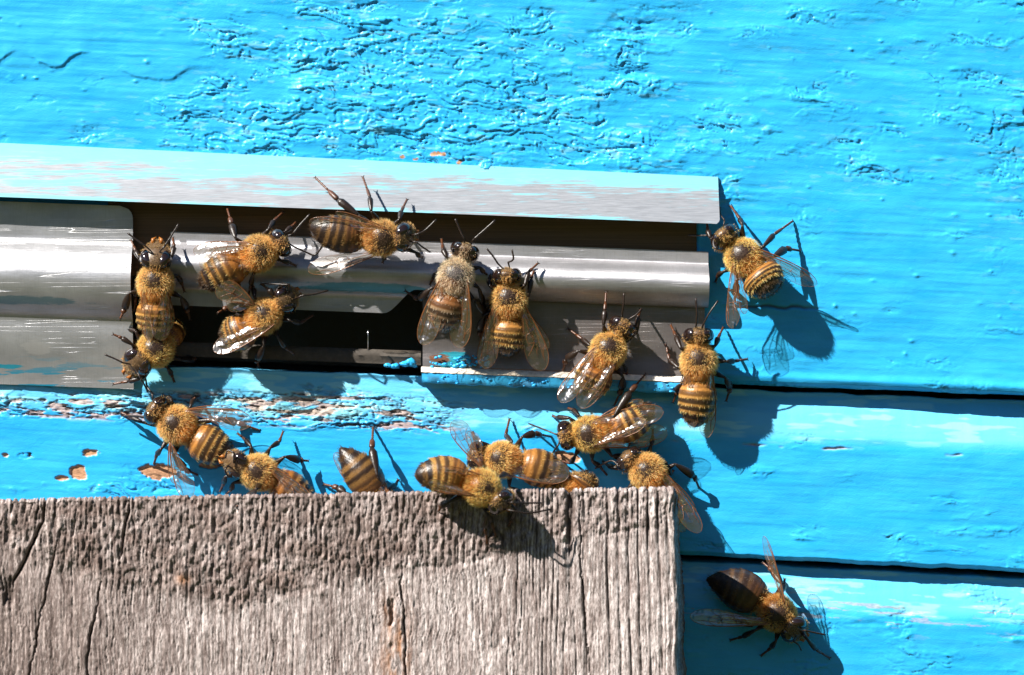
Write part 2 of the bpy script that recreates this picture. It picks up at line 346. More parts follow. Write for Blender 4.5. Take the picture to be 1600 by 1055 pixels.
# side walls and back: a closed wooden box behind the boards
def box_v(x0, x1, y0, y1, h0, h1):
    V = [W0(x, y, h) for h in (h0, h1) for (x, y) in ((x0, y0), (x1, y0), (x1, y1), (x0, y1))]
    return V, [(0, 1, 2, 3), (7, 6, 5, 4), (0, 4, 5, 1), (1, 5, 6, 2), (2, 6, 7, 3), (3, 7, 4, 0)]
def W0(px, py, h): return Vector(((px - 800) / 100, -h, -(py - 527.5) / 100))
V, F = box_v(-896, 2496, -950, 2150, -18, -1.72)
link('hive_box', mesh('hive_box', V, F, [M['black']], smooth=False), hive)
# profile sheets -------------------------------------------------------------
def sheet(name, x0, x1, prof, hfun, base, mat, thick=.025, nx=240, xr=None, botf=None, noise_=.003, seed=0, rc=0, parent=None, bent=None, taper=0):
    """sheet metal: prof = array of s (px below base(x)); hfun(s, x) height; closed with thickness"""
    x = np.linspace(x0, x1, nx); s = np.asarray(prof, float)
    X, S = np.meshgrid(x, s)
    if botf is not None: S = s[0] + (S - s[0]) * (botf(X) - s[0]) / (s[-1] - s[0])
    Yp = base(X) + S * (1 - taper * np.clip(X / 1121, 0, 1))
    if rc:                                             # rounded corner: pull the upper right corner in
        d = np.clip((rc - (S - s[0])) / rc, 0, 1); X = np.where(True, x0 + (X - x0) * (x1 - x0 - rc * (1 - np.sqrt(1 - d * d))) / (x1 - x0), X)
    if bent is not None:
        X = X + bent(S, X)
    Hh = hfun(S, X) + noise_ * fbm(X / 60, S / 25, 200 + seed, 3)
    P = np.stack([(X - 800) / 100, -Hh, -(Yp - 527.5) / 100], -1)
    B = P.copy(); B[..., 1] += thick
    # wrap: front, then back rows reversed, closed at the side edges by degenerate loops
    ring = np.concatenate([P, B[::-1], P[:1]], 0)
    ed = np.clip((S - s[0]) / (s[-1] - s[0]), 0, 1); ea = np.concatenate([ed, ed[::-1], ed[:1]], 0)
    edge = 1.2 * np.clip(1 - ea * 2.2, 0, 1) - .45 * np.clip(ea * 2 - .9, 0, 1) * (ea < .93) + .25 * (ea > .93)
    me = grid_mesh(name, ring, [mat], dict(edge=edge))
    o = link(name, me, parent or hive)
    # side caps
    import bmesh
    bm = bmesh.new(); bm.from_mesh(me)
    r = len(ring); c = len(x); bm.verts.ensure_lookup_table(); nr = len(s)
    for ci in (0, c - 1):
        for i in range(nr - 1):
            a, b = i * c + ci, (i + 1) * c + ci; a2, b2 = (2 * nr - 1 - i) * c + ci, (2 * nr - 2 - i) * c + ci
            try: bm.faces.new([bm.verts[k] for k in (a, b, b2, a2)])
            except Exception: pass
    bmesh.ops.recalc_face_normals(bm, faces=bm.faces[:])
    for f in bm.faces: f.smooth = True
    for e in bm.edges:
        if len(e.link_faces) == 2 and e.calc_face_angle(0) > R(40): e.smooth = False
    bm.to_mesh(me); bm.free(); return o
# hood over the entrance
def hood_h(s, x):
    t = (s + 86) / 86
    return .15 + .45 * np.clip(t, 0, 1) ** 1.15
sheet('entrance_hood', -700, 1121, np.linspace(-86, 0, 24), lambda s, x: hood_h(s, x), lambda x: hoodb(x) - (x < 0) * 0, M['hood'], .03, 300, seed=1, taper=.13,
      bent=lambda S, X: -5 * np.clip((S + 8) / 8, 0, 1) ** 2 * (X > 1112))
# brown strip of metal in the gap under the hood
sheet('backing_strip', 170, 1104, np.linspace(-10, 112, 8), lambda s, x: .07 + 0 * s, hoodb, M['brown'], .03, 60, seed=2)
def bulge(s, a, b, am): 
    t = np.clip((s - a) / (b - a), 0, 1); return am * np.sin(np.pi * t) ** .8
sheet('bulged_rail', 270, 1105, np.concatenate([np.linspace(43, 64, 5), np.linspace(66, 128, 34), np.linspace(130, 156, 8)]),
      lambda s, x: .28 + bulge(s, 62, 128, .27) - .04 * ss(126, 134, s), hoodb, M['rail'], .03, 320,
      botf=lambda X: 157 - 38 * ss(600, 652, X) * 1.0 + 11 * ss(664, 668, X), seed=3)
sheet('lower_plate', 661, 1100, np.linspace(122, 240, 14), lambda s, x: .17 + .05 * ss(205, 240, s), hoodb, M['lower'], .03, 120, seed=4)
# ledge under the plate: chalky lit rim and blue face
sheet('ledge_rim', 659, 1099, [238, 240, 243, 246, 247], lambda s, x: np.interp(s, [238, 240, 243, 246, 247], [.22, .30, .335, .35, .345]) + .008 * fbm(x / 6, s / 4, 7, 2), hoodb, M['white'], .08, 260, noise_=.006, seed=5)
lx = np.linspace(660, 1098, 200); ls = np.array([247.5, 250, 256, 262, 264, 264])
X, S = np.meshgrid(lx, ls); H2 = np.array([.34, .335, .33, .325, .30, -.1])[:, None] + .012 * fbm(X / 14, S / 6, 8, 3)
P = np.stack([(X - 800) / 100, -H2, -(hoodb(X) + S + 1.2 * fbm(X / 16, X * 0, 19, 3) * (S > 260) - 527.5) / 100], -1)
link('ledge_face', grid_mesh('ledge_face', P, [M['paint']], dict(chip=0 * X, dirt_and_shade=ss(.35, .6, fbm(X / 20, S / 4, 12, 3)) * .5, worn=0 * X + .1)), hive)
# sill inside the slot and the frayed paint lumps on it
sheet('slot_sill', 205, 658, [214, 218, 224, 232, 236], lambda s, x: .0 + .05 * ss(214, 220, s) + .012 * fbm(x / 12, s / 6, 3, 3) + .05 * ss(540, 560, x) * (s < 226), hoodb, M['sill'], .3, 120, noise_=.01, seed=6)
rl = np.random.RandomState(4); LV = []; LF = []
for (cx, cy, ch, r) in [(641, 566, .20, 8), (633, 569, .20, 6), (618, 572, .16, 5), (606, 571, .16, 4), (648, 571, .18, 4)] + [(rl.uniform(672, 765), rl.uniform(556, 574), .26, rl.uniform(1.2, 3.6)) for _ in range(46)] + [(rl.uniform(664, 1080), rl.uniform(590, 604), .335, rl.uniform(1, 2.6)) for _ in range(60)]:
    if cx > 664 and cx < 1085 and cy > 585: cy = hoodb(cx) + 250 + (cy - 590) * .9
    b0 = len(LV)
    for i in range(7):
        th = math.pi * i / 6
        for k in range(9):
            ph = 2 * math.pi * k / 9; rr = r / 100 * (1 + .4 * rl.uniform(-1, 1) * (0 < i < 6))
            LV.append(W0(cx, cy, ch) + Vector((math.sin(th) * math.cos(ph) * rr * 1.3, -math.cos(th) * rr * .6, math.sin(th) * math.sin(ph) * rr * .8)))
    for i in range(6):
        for k in range(9): LF.append((b0 + i * 9 + k, b0 + i * 9 + (k + 1) % 9, b0 + (i + 1) * 9 + (k + 1) % 9, b0 + (i + 1) * 9 + k))
tag(link('paint_flecks', mesh('paint_flecks', LV, LF, [M['paint']]), hive), kind='stuff')
# little silver wire standing in the slot
# ------------------------------------------------------------------ sliding plate on the left (a thing of its own)
slide = bpy.data.objects.new('entrance_slide', None); sc.collection.objects.link(slide); slide.location = tuple(W(100, 595, .2))
tag(slide, 'scratched grey aluminium slide plate with rounded corner at the left of the entrance', 'metal plate')
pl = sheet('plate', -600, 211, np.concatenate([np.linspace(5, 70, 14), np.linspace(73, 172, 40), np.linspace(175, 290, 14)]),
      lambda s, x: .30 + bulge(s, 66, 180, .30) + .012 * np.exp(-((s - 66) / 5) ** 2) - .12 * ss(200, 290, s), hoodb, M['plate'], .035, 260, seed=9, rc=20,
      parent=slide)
pl.location = -Vector(slide.location)
# ground far below the hive (outside the frame, lights the hive from beneath), with an added bank blocking low sky
gx, gy = np.meshgrid(np.linspace(-1500, 1500, 60), np.linspace(-1500, 900, 50))
gd_ = np.hypot(gx * .9, gy); sky_block_bank = np.where(gy < 60, 1, 0) * np.clip((gd_ - 130) / 500, 0, 1) ** 1.1 * 230 * np.clip((60 - gy) / 120, 0, 1) * (1 + .12 * fbm(gx / 200, gy / 200, 400, 3)) * (1 - .55 * blob(gx, gy, -900, -500, 500, 450))  # unseen rise behind the camera, added to block low sky and deepen shadows
tag(link('ground', grid_mesh('ground', np.stack([gx, gy, -45 + sky_block_bank], -1), [M['grass']])), kind='structure')

# ------------------------------------------------------------------ weathered landing board
HB = 2.4
xr = 1056.0
bx = np.concatenate([np.linspace(-500, -20, 40)[:-1], np.arange(-20, xr + .1, 1.55)])
yt = lambda x: 779 - .0185 * x
rows_f = np.concatenate([np.linspace(700, 300, 40)[:-1], np.arange(300, 4, -1.6), np.array([4, 2.6, 1.4, .5, 0])])       # px below the top edge
def wood_fields(X, S):
    """X px, S px below top edge -> displacement, tone, groove, amber"""
    Yp = yt(X) + S
    wv = 7 * fbm(X / 300, S / 160, 301, 3) + (2.6 - 1.9 * ss(760, 900, X)) * fbm(X / 25, S / 30, 302, 3)
    right = ss(760, 900, X)
    slant = S * (-.02) * right + S * .05 * (1 - right) * blob(X, S, 600, 60, 300, 90)
    u = X + wv * (1 - .55 * right) + slant
    p1 = u / (15.5 * (right) + 11.5 * (1 - right)); p1 = np.where(True, u / 10.5 * (1 - right) + (u / 15.0 + .5) * right + .9 * vn(u / 60, u * 0, 7), 0)
    g1 = (1 - np.abs(np.sin(np.pi * p1))) ** 3.2 * (.55 + .45 * vn(np.floor(p1 + .5) * 1.7, S / 60, 9))
    p2 = u / 4.6 + .7 * vn(u / 31, u * 0, 17)
    g2 = (1 - np.abs(np.sin(np.pi * p2))) ** 3 * (.5 + .5 * vn(u / 11, S / 45, 19))
    upl = np.interp(X, [-500, 0, 180, 380, 560, 750, 900, 1056], [60, 70, 130, 172, 130, 108, 75, 58]) + 5 * fbm(X / 50, S / 40, 305, 3)
    up = 1 - ss(-16, 22, S - upl + 9 * fbm(X / 14, S / 16, 315, 3))                             # 1 above the old saw line
    tone = np.clip(up * (.74 - .42 * ss(760, 980, X)) + (1 - up) * (.06 + .55 * (1 - ss(120, 640, X)) + .25 * fbm(X / 90, S / 200, 306, 3)), 0, 1)
    tone = np.clip(tone + .3 * fbm(X / 35, S / 22, 307, 3) * up, 0, 1)
    gd = g1 * (.75 + .7 * right + .35 * up) + .5 * g2
    lump = fbm(X / 5.5, S / 11, 308, 4)
    d = -.075 * g1 * (.35 + .6 * right + .25 * up) - .03 * g2 + .020 * lump * (.3 + up) + .012 * fbm(X / 60, S / 60, 309, 3)
    d = d - .018 * np.exp(-((S - upl - 2) / 5) ** 2) * (.4 + .6 * ss(-.3, .5, fbm(X / 40, S * 0, 310, 2))) * ss(380, 520, X) + .014 * up
    cr = 0 * X; CW = .52
    for pts, wd in (([(70, 0), (66, 40), (40, 95), (22, 130), (14, 165)], 3.4), ([(202, 0), (200, 30), (190, 75), (187, 104)], 2.8), ([(160, 128), (152, 170), (140, 220), (134, 300), (134, 700)], 2.6),
                    ([(92, 60), (78, 120), (60, 200), (44, 300), (44, 700)], 1.8), ([(622, 130), (632, 200), (634, 300), (640, 700)], 3.0), ([(905, 0), (908, 130), (922, 290), (922, 700)], 1.0)):
        ys = [q[1] for q in pts]; xc = np.interp(S, ys, [q[0] for q in pts]) + (2.4 if pts[0][0] < 800 else 1) * vn(S / 26, S * 0 + pts[0][0], 5) + .9 * vn(S / 6, S * 0 + pts[0][0], 8)
        on = (S >= ys[0]) * (S <= ys[-1] + 2); wd = wd * (.15 + .85 * (ss(ys[0] - (60 if ys[0] == 0 else 0), ys[0] + 45, S) * (1 - ss(ys[-1] - 30, ys[-1], S) * (ys[-1] < 600)))); cr = np.maximum(cr, on * np.exp(-(np.abs(X - xc) / (wd * CW * (.6 + .5 * (1 + vn(S / 30, S * 0, 6))))) ** 2))
    kn = blob(X, S, 14, 150, 13, 24) + blob(X, S, 612, 205, 20, 38) * .7; 
    cr = np.maximum(cr, kn * ss(-.1, .5, fbm(X / 9, S / 22, 311, 3)))
    d = d - .10 * cr
    amber = np.clip(blob(X, S, 618, 250, 22, 70) * (.4 + .8 * fbm(X / 8, S / 30, 312, 3)) + blob(X, S, 285, 132, 10, 8) * .7, 0, .8)
    return d, tone, np.clip(gd * .8 + cr, 0, 1), amber
Fs = rows_f; nF = len(Fs)
X, S = np.meshgrid(bx, Fs); d, tone, gr, am = wood_fields(X, S)
rnd = .05
H2 = HB + d - .07 * np.clip(1 - S / 5, 0, 1) ** 2
ex = np.clip((X - (xr - 8)) / 8, 0, 1); H2 = H2 - .06 * ex ** 2
kf = (D - HB) / D
slantx = 1 + 0 * X
PX = (X - 800) / 100 * kf + (X > 1000) * (S / 300) * .05 * ((X - 1000) / 56)
PZ = -(yt(X) + S - 527.5) / 100 * kf
PX = PX + .022 * fbm(S / 45, X * 0, 321, 4) * np.clip((X - 1000) / 56, 0, 1)
ser = -.06 * gr * (S < 6) - .02 * np.clip(fbm(X / 4, X * 0, 313, 2), 0, 1) * (S < 6)
P = np.stack([PX, -H2, PZ + ser], -1)
tb = np.concatenate([np.linspace(0, .4, 8)[1:], np.linspace(.4, 2.33, 24)[1:]])
XT, TB = np.meshgrid(bx, tb); dT, toneT, grT, amT = wood_fields(XT, 0 * XT)
ZT = P[-1, :, 2][None, :] + .1 * 0 - TB * .44 + .02 * fbm(XT / 10, TB * 6, 314, 3)
PT = np.stack([np.repeat(P[-1:, :, 0], len(tb), 0), -(P[-1:, :, 1] * -1 - TB), ZT], -1)
PA = np.concatenate([P, PT], 0)
cat = lambda a, b: np.concatenate([a, b], 0)
front = grid_mesh('landing_board', PA, [M['wood']], dict(tone=cat(tone, toneT), groove=cat(gr, grT), amber=cat(am, amT)))
lb = link('landing_board', front)
tag(lb, 'weathered grey plank with vertical grain cracks standing out in front of the lower hive', 'wooden board')
import bmesh
bm = bmesh.new(); bm.from_mesh(front)
bm.verts.ensure_lookup_table(); c = len(bx); la = {k: bm.verts.layers.float.get(k) for k in ('tone', 'groove', 'amber')}
# right side face, from the front rows back to the wall
prev = None; NB = 26; E0 = [bm.verts[i * c + c - 1] for i in range(nF)]
for i in range(0, nF):
    v0 = E0[i]; row = [v0]
    for j in range(1, NB):
        t = j / (NB - 1); y = v0.co.y + t * (HB - .07)
        dd = .018 * float(vn(np.array([i * .35]), np.array([j * .6]), 3)[0]) 
        v = bm.verts.new((v0.co.x + t * (.16 + .07 * min(1, Fs[i] / 300)) + dd * (j > 1), y, v0.co.z - t * 1.02 * max(0, 1 - Fs[i] / 140)))
        v[la['tone']] = .55; v[la['groove']] = .25 * (1 + dd * 40); row.append(v)
    if prev:
        for a in range(NB - 1): bm.faces.new((prev[a], row[a], row[a + 1], prev[a + 1])).smooth = True
    prev = row
bm.to_mesh(front); bm.free()
# ------------------------------------------------------------------ bees
def unit(v): v = Vector(v); return v.normalized()
class MBld:
    def __init__(s): s.V = []; s.F = []; s.C = []; s.m = []
    def add(s, V, F, C, mi=0):
        o = len(s.V); s.V += V; s.F += [tuple(a + o for a in f) for f in F]
        s.C += C if isinstance(C, list) else [C] * len(V); s.m += [mi] * len(F)
    def build(s, name, mats, parent, smooth=True):
        me = mesh(name, s.V, s.F, mats, s.m, smooth, dict(col=np.array(s.C, np.float32)))
        return link(name, me, parent)
def rings(b, cs, xs_, U, ry, rz, cols, n=18, shape=None, caps=True):
    V = []; C = []; F = []
    for i, c0 in enumerate(cs):
        x = xs_[i]; z = (U[i] - U[i].dot(x) * x).normalized(); y = z.cross(x)
        for k in range(n):
            a = 2 * math.pi * k / n; cy, cz = math.cos(a), math.sin(a)
            if shape: cy, cz = shape(i, cy, cz)
            V.append(c0 + y * (cy * ry[i]) + z * (cz * rz[i])); C.append(cols(i, math.cos(a), math.sin(a)))
    m = len(cs)
    for i in range(m - 1):
        for k in range(n): F.append((i * n + k, i * n + (k + 1) % n, (i + 1) * n + (k + 1) % n, (i + 1) * n + k))
    if caps: F += [tuple(range(n))[::-1], tuple((m - 1) * n + k for k in range(n))]
    b.add(V, F, C)
    return V, n
def catm(P, per=4):
    out = []; P = [Vector(p) for p in P]; Q = [P[0] * 2 - P[1]] + P + [P[-1] * 2 - P[-2]]
    for i in range(1, len(Q) - 2):
        for k in range(per):
            t = k / per; a, b, c, d = Q[i - 1:i + 3]
            out.append(.5 * ((2 * b) + (c - a) * t + (2 * a - 5 * b + 4 * c - d) * t * t + (3 * b - a - 3 * c + d) * t ** 3))
    out.append(P[-1]); return out
def tube(b, P, r, col, n=7, mi=0, flat=1.0, cols=None):
    P = [Vector(p) for p in P]; V = []; C = []; F = []
    up = Vector((0.13, -.9, .31))
    for i, p in enumerate(P):
        d = (P[min(i + 1, len(P) - 1)] - P[max(i - 1, 0)]); d = d.normalized() if d.length > 1e-6 else Vector((1, 0, 0))
        y = d.cross(up); y = y.normalized() if y.length > 1e-3 else Vector((1, 0, 0)); z = y.cross(d)
        for k in range(n):
            a = 2 * math.pi * k / n; V.append(p + (y * math.cos(a) + z * math.sin(a) * flat) * r[i]); C.append(cols[i] if cols else col)
    m = len(P)
    for i in range(m - 1):
        for k in range(n): F.append((i * n + k, i * n + (k + 1) % n, (i + 1) * n + (k + 1) % n, (i + 1) * n + k))
    F += [tuple(range(n))[::-1], tuple((m - 1) * n + k for k in range(n))]
    b.add(V, F, C, mi)
def lerp(a, b, t): return tuple(x + (y - x) * t for x, y in zip(a, b))
DARK = (.014, .007, .005); AMB = (.36, .12, .016); GOLD = (.50, .28, .075); LEG = (.016, .009, .006); TARS = (.10, .035, .014)
def leg(b, P, hind=False, s=1.0):
    """P: root, knee, ankle, tip"""
    root, knee, ank, tip = [Vector(p) for p in P]
    fw = .040 * s; tw = (.058 if hind else .040) * s
    c1 = catm([root, root.lerp(knee, .5) + (knee - root).orthogonal() * 0, knee], 4)
    n1 = len(c1); tube(b, c1, [fw * (.8 + .5 * math.sin(math.pi * min(1, i / (n1 - 1) * 1.1))) * (1 - .35 * (i / (n1 - 1)) ** 3) for i in range(n1)], LEG)
    c2 = [knee.lerp(ank, t) for t in (0, .08, .3, .6, .85, 1)]
    tube(b, c2, [.018 * s, .026 * s, tw * .85, tw * 1.1, tw * 1.15, tw * .55], LEG, flat=.7 if hind else .9)
    mid = ank.lerp(tip, .45); bt = (.040 if hind else .024) * s
    tube(b, [ank, ank.lerp(mid, .15), ank.lerp(mid, .7), mid], [.020 * s, bt * 1.15, bt * 1.1, .017 * s], TARS, flat=.7, cols=[LEG, lerp(LEG, TARS, .5), TARS, TARS])
    k = 5
    pts = [mid.lerp(tip, i / (k * 2)) for i in range(k * 2 + 1)]
    tube(b, pts, [(.014 if i % 2 == 0 else .021) * s for i in range(len(pts))], TARS, n=6)
    d = (tip - mid).normalized(); sd = d.cross(Vector((0, -1, 0))); sd = sd.normalized() if sd.length > .05 else Vector((1, 0, 0))
    for q in (-1, 1): tube(b, [tip, tip + d * .02 * s + sd * q * .014 * s, tip + d * .03 * s + sd * q * .03 * s + Vector((0, .012, 0))], [.010 * s, .008 * s, .003 * s], LEG, n=5)
WF = [(0, .012, -.012), (.08, .03, -.03), (.2, .05, -.07), (.35, .065, -.12), (.5, .075, -.19), (.65, .08, -.235), (.78, .07, -.25), (.88, .04, -.235), (.95, -.005, -.19), (.985, -.05, -.15), (1.0, -.085, -.11)]
WH = [(0, .01, -.01), (.1, .025, -.04), (.25, .04, -.10), (.45, .045, -.18), (.65, .04, -.235), (.8, .02, -.23), (.92, -.02, -.19), (.98, -.06, -.14), (1, -.09, -.10)]
VF = [[(0, .008), (.3, .05), (.6, .07), (.78, .055)], [(.02, 0), (.25, .02), (.5, .025), (.7, .0), (.86, -.03)], [(.02, -.005), (.25, -.04), (.45, -.06), (.62, -.06), (.8, -.10)], [(.05, -.01), (.3, -.09), (.5, -.165), (.62, -.2)],
      [(.42, .03), (.44, -.06)], [(.62, .0), (.60, -.07), (.58, -.13)], [(.60, -.06), (.70, -.16), (.74, -.22)], [(.45, -.06), (.47, -.12), (.55, -.14), (.66, -.13)], [(.7, .06), (.78, .0), (.92, -.03)]]
VH = [[(0, .006), (.3, .035), (.6, .035)], [(.05, 0), (.3, -.01), (.55, -.02), (.85, -.07)], [(.08, -.01), (.3, -.07), (.5, -.11), (.68, -.19)], [(.3, -.01), (.33, -.075)]]
def wing(name, parent, root, tip, nrm, side, hind=False, wk=1.0, seed=0, tint=1.0):
    """membrane outline with trailing edge towards -lead; veins as fine tubes"""
    ax = tip - root; L = ax.length; ax = ax.normalized(); nrm = (nrm - nrm.dot(ax) * ax).normalized()
    lead = ax.cross(nrm) * side; prof = WH if hind else WF
    rg = random.Random(seed); ph = rg.random() * 6
    def pt(a, v):
        z = .020 * math.sin(v * 34 + ph + a * 3) * math.sin(a * 3.1) + .03 * math.sin(a * 2.6 + ph) * a - .05 * a * a * (v < 0) * abs(v) * 4
        return root + ax * (a * L) + lead * (v * wk * L ** .3) + nrm * z
    b = MBld(); n = 11; aa = []; 
    st = [q[0] for q in prof]; fine = np.concatenate([np.linspace(0, .9, 22), np.linspace(.93, 1, 6)])
    hi = np.interp(fine, st, [q[1] for q in prof]); lo = np.interp(fine, st, [q[2] for q in prof])
    V = []; F = []
    for i, a in enumerate(fine):
        for k in range(n): V.append(pt(a, hi[i] + (lo[i] - hi[i]) * k / (n - 1)))
    for i in range(len(fine) - 1):
        for k in range(n - 1): F.append((i * n + k, i * n + k + 1, (i + 1) * n + k + 1, (i + 1) * n + k))
    b.add(V, F, (1, 1, 1), 0)
    costa = [pt(a, v) for a, v in zip(fine, hi)]; tube(b, costa, [.010 - .007 * i / len(costa) for i in range(len(costa))], (1, 1, 1), 5, 1)
    trail = [pt(a, v) for a, v in zip(fine, lo)] ; tube(b, trail[:], [.0025] * len(trail), (1, 1, 1), 4, 1)
    for vp in (VH if hind else VF):
        pp = catm([Vector((a, v, 0)) for a, v in vp], 4); tube(b, [pt(q.x, q.y) + nrm * .002 for q in pp], [.0048 - .0024 * i / len(pp) for i in range(len(pp))], (1, 1, 1), 4, 1)
    return b.build(name, [M['wing'], M['vein']], parent)
NBEE = 0
def make_bee(label, T, H, A, s=1.0, roll=0, g=.2, legs=None, ants=None, wings=None, hd=None, dark=0.0, pale=0.0, hs=1.0, abw=1.0, nofur=False, hind=True, seed=None, amber=0.0, point=0.0):
    """T, H, A = thorax centre, head centre, abdomen tip as (px, py, height)"""
    global NBEE; NBEE += 1; rg = random.Random(seed or NBEE * 31)
    if g < 1:
        fl = lambda q, i: tuple(q[:i]) + (g + (q[i] - g) * .76,) + tuple(q[i + 1:])
        T, H, A = fl(T, 2), fl(H, 2), (fl(A, 2) if A[2] > g else A)
        wings = [fl(q, 3)[:4] + (({**q[4], **({'root': fl(q[4]['root'], 2)} if 'root' in q[4] else {})}) if len(q) > 4 else {},) for q in (wings or [])]
    Tp, Hp, Ap = W(*T), W(*H), W(*A)
    bst = rg.uniform(.16, .40); bsf = rg.uniform(.10, .22); dsz = rg.uniform(.6, 1.3); dyy = rg.uniform(-.04, .05); gk = rg.uniform(.7, 1.1); fade = rg.uniform(.85, 1)
    rootloc = W(T[0], T[1], g); e = bpy.data.objects.new('honey_bee', None); sc.collection.objects.link(e); e.location = rootloc
    tag(e, label, 'bee', 'honey bees around the hive entrance')
    class Par: pass
    fwd = ((Hp - Tp).normalized() * 1.0 + (Tp - Ap).normalized() * .6).normalized()
    U0 = Vector((0, -1, 0)); U0 = (U0 - U0.dot(fwd) * fwd).normalized()
    from mathutils import Quaternion
    U0 = Quaternion(fwd, R(roll)) @ U0
    Yl = U0.cross(fwd)
    def L(x, y, z): return Tp + (fwd * x + Yl * y + U0 * z) * s
    b = MBld()
    # --- spine
    cs, dx, Us, ry, rz, reg = [], [], [], [], [], []
    Pp = L(-.25, 0, -.03); al = (Ap - Pp).length; mid = Pp - fwd * al * .42
    def bez(t): return Pp * (1 - t) ** 2 + mid * 2 * t * (1 - t) + Ap * t * t
    segs = [0, .20, .37, .53, .68, .83, 1.001]
    NA = 44
    for i in range(NA + 1):
        t = 1 - i / NA; p = bez(t); d = (bez(max(t - .02, 0)) - bez(min(t + .02, 1))).normalized()
        wd = np.interp(t, [0, .05, .13, .25, .40, .55, .70, .82, .91, .97, 1], [.07, .15, .225, .275, .295, .288, .255 - .02 * point, .20 - .035 * point, .14 - .035 * point, .082 - .03 * point, .012]) * s * abw
        k = max(j for j in range(6) if segs[j] <= t); f = (t - segs[k]) / (segs[k + 1] - segs[k])
        wd *= 1 + .028 * (f - .5) + (.0 if f < .92 else -.03 * (f - .92) / .08)
        Ut = (U0 - U0.dot(d) * d).normalized()
        cs.append(p); dx.append(d); Us.append(Ut); ry.append(wd); rz.append(wd * .86); reg.append(('A', t, k, f))
    for x, r in ((-.23, .09), (-.21, .14), (-.17, .19), (-.10, .23), (-.02, .250), (.06, .247), (.13, .222), (.19, .18), (.24, .12), (.27, .085)):
        cs.append(L(x, 0, .0)); dx.append(fwd); Us.append(U0); ry.append(r * s * 1.02); rz.append(r * s * .95); reg.append(('T', x, 0, 0))
    hdir = unit(hd_world(hd)) if hd else (fwd * .9 - U0 * .25).normalized()
    HU = (U0 - U0.dot(hdir) * hdir).normalized() if abs(U0.dot(hdir)) < .93 else (fwd * -1 - (fwd * -1).dot(hdir) * hdir).normalized()
    if hd: 
        q = (Tp - Hp); HU = (U0 * .6 - fwd * .9); HU = (HU - HU.dot(hdir) * hdir).normalized()
    hs_ = s * hs
    for x, r in ((-.12, .10), (-.095, .165), (-.06, .205), (-.02, .228), (.03, .225), (.07, .195), (.10, .14), (.12, .07), (.128, .02)):
        cs.append(Hp + hdir * x * hs_); dx.append(hdir); Us.append(HU); ry.append(r * hs_ * 1.0); rz.append(r * hs_ * 1.02); reg.append(('H', x, 0, 0))
    gold = lerp(lerp(GOLD, (.55, .45, .30), pale), (.035, .022, .014), dark)
    amb = lerp(lerp(AMB, (.5, .24, .05), amber), (.07, .028, .012), dark)
    def col(i, ca, sa):
        r_, t, k, f = reg[i]
        if r_ == 'A':
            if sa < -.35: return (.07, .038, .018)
            f2 = f + .06 * math.sin(ca * 7 + k * 2.3) + .05 * math.sin(ca * 17 + k); dk = ss(bst - .05 * (k - 3), bst + bsf - .05 * (k - 3), f2) * (1 - .6 * ss(.93, 1.0, f)) * (fade if k < 4 else 1)
            base = lerp(tuple(v * gk for v in gold), amb, 1.0 if k == 0 else .85 if k == 1 else .35)
            ds = .35 if k == 0 else .75 if k == 1 else 1
            if k == 5: base = lerp(base, DARK, .6)
            return lerp(base, DARK, float(dk) * ds)
        if r_ == 'T':
            rr = math.hypot(t - .03, ca * .26)
            c0 = lerp((.035, .019, .012), (.10, .09, .085), pale)
            if sa > 0 and t < -.08: return lerp(c0, amb, .8)
            return c0
        if r_ == 'H': return lerp((.055, .028, .016), (.16, .10, .05), float(ss(-.3, .4, t * 6)) * .6)
        return DARK
    def shape(i, cy, cz):
        if reg[i][0] == 'H' and cz < 0: return cy * (1 - .42 * abs(cz) ** 1.3), cz * 1.12
        return cy, cz
    V, n = rings(b, cs, dx, Us, ry, rz, col, 20, shape)
    # mandibles / mouth
    for q in (-1, 1):
        hy = HU.cross(hdir)
        p0 = Hp + (hdir * .07 + hy * q * .06 - HU * .17) * hs_
        tube(b, [p0, p0 + (hdir * .03 - HU * .05 + hy * q * .0) * hs_, p0 + (hdir * .02 - HU * .10 - hy * q * .04) * hs_], [.03 * hs_, .028 * hs_, .008 * hs_], AMB, 6)
    tube(b, [Hp + (hdir * .05 - HU * .15) * hs_, Hp + (hdir * .03 - HU * .26) * hs_], [.03 * hs_, .012 * hs_], LEG, 6)
    # legs
    gz = lambda p: Vector((p.x, -g - .012, p.z))
    dl = dict()
    for q in (-1, 1):
        sd = 'L' if q > 0 else 'R'
        j = lambda a: rg.uniform(-a, a)
        dl['F' + sd] = [L(.14, q * .10, -.17), L(.30 + j(.04), q * .30, -.04), L(.42 + j(.05), q * (.36 + j(.04)), -.22), gz(L(.55 + j(.06), q * (.38 + j(.06)), -.4))]
        dl['M' + sd] = [L(.0, q * .13, -.18), L(.04 + j(.05), q * .42, -.0), L(-.04 + j(.06), q * (.56 + j(.04)), -.18), gz(L(-.06 + j(.1), q * (.70 + j(.06)), -.4))]
        dl['H' + sd] = [L(-.13, q * .12, -.18), L(-.22 + j(.05), q * .40, .0), L(-.46 + j(.06), q * (.47 + j(.04)), -.18), gz(L(-.66 + j(.08), q * (.50 + j(.06)), -.4))]
    for k, v in (legs or {}).items():
        if v is None: dl.pop(k, None); continue
        dl[k] = [dl[k][0]] + [W(*p) for p in v]
    for k, P in dl.items(): leg(b, P, k[0] == 'H', s)
    # antennae
    hy = HU.cross(hdir)
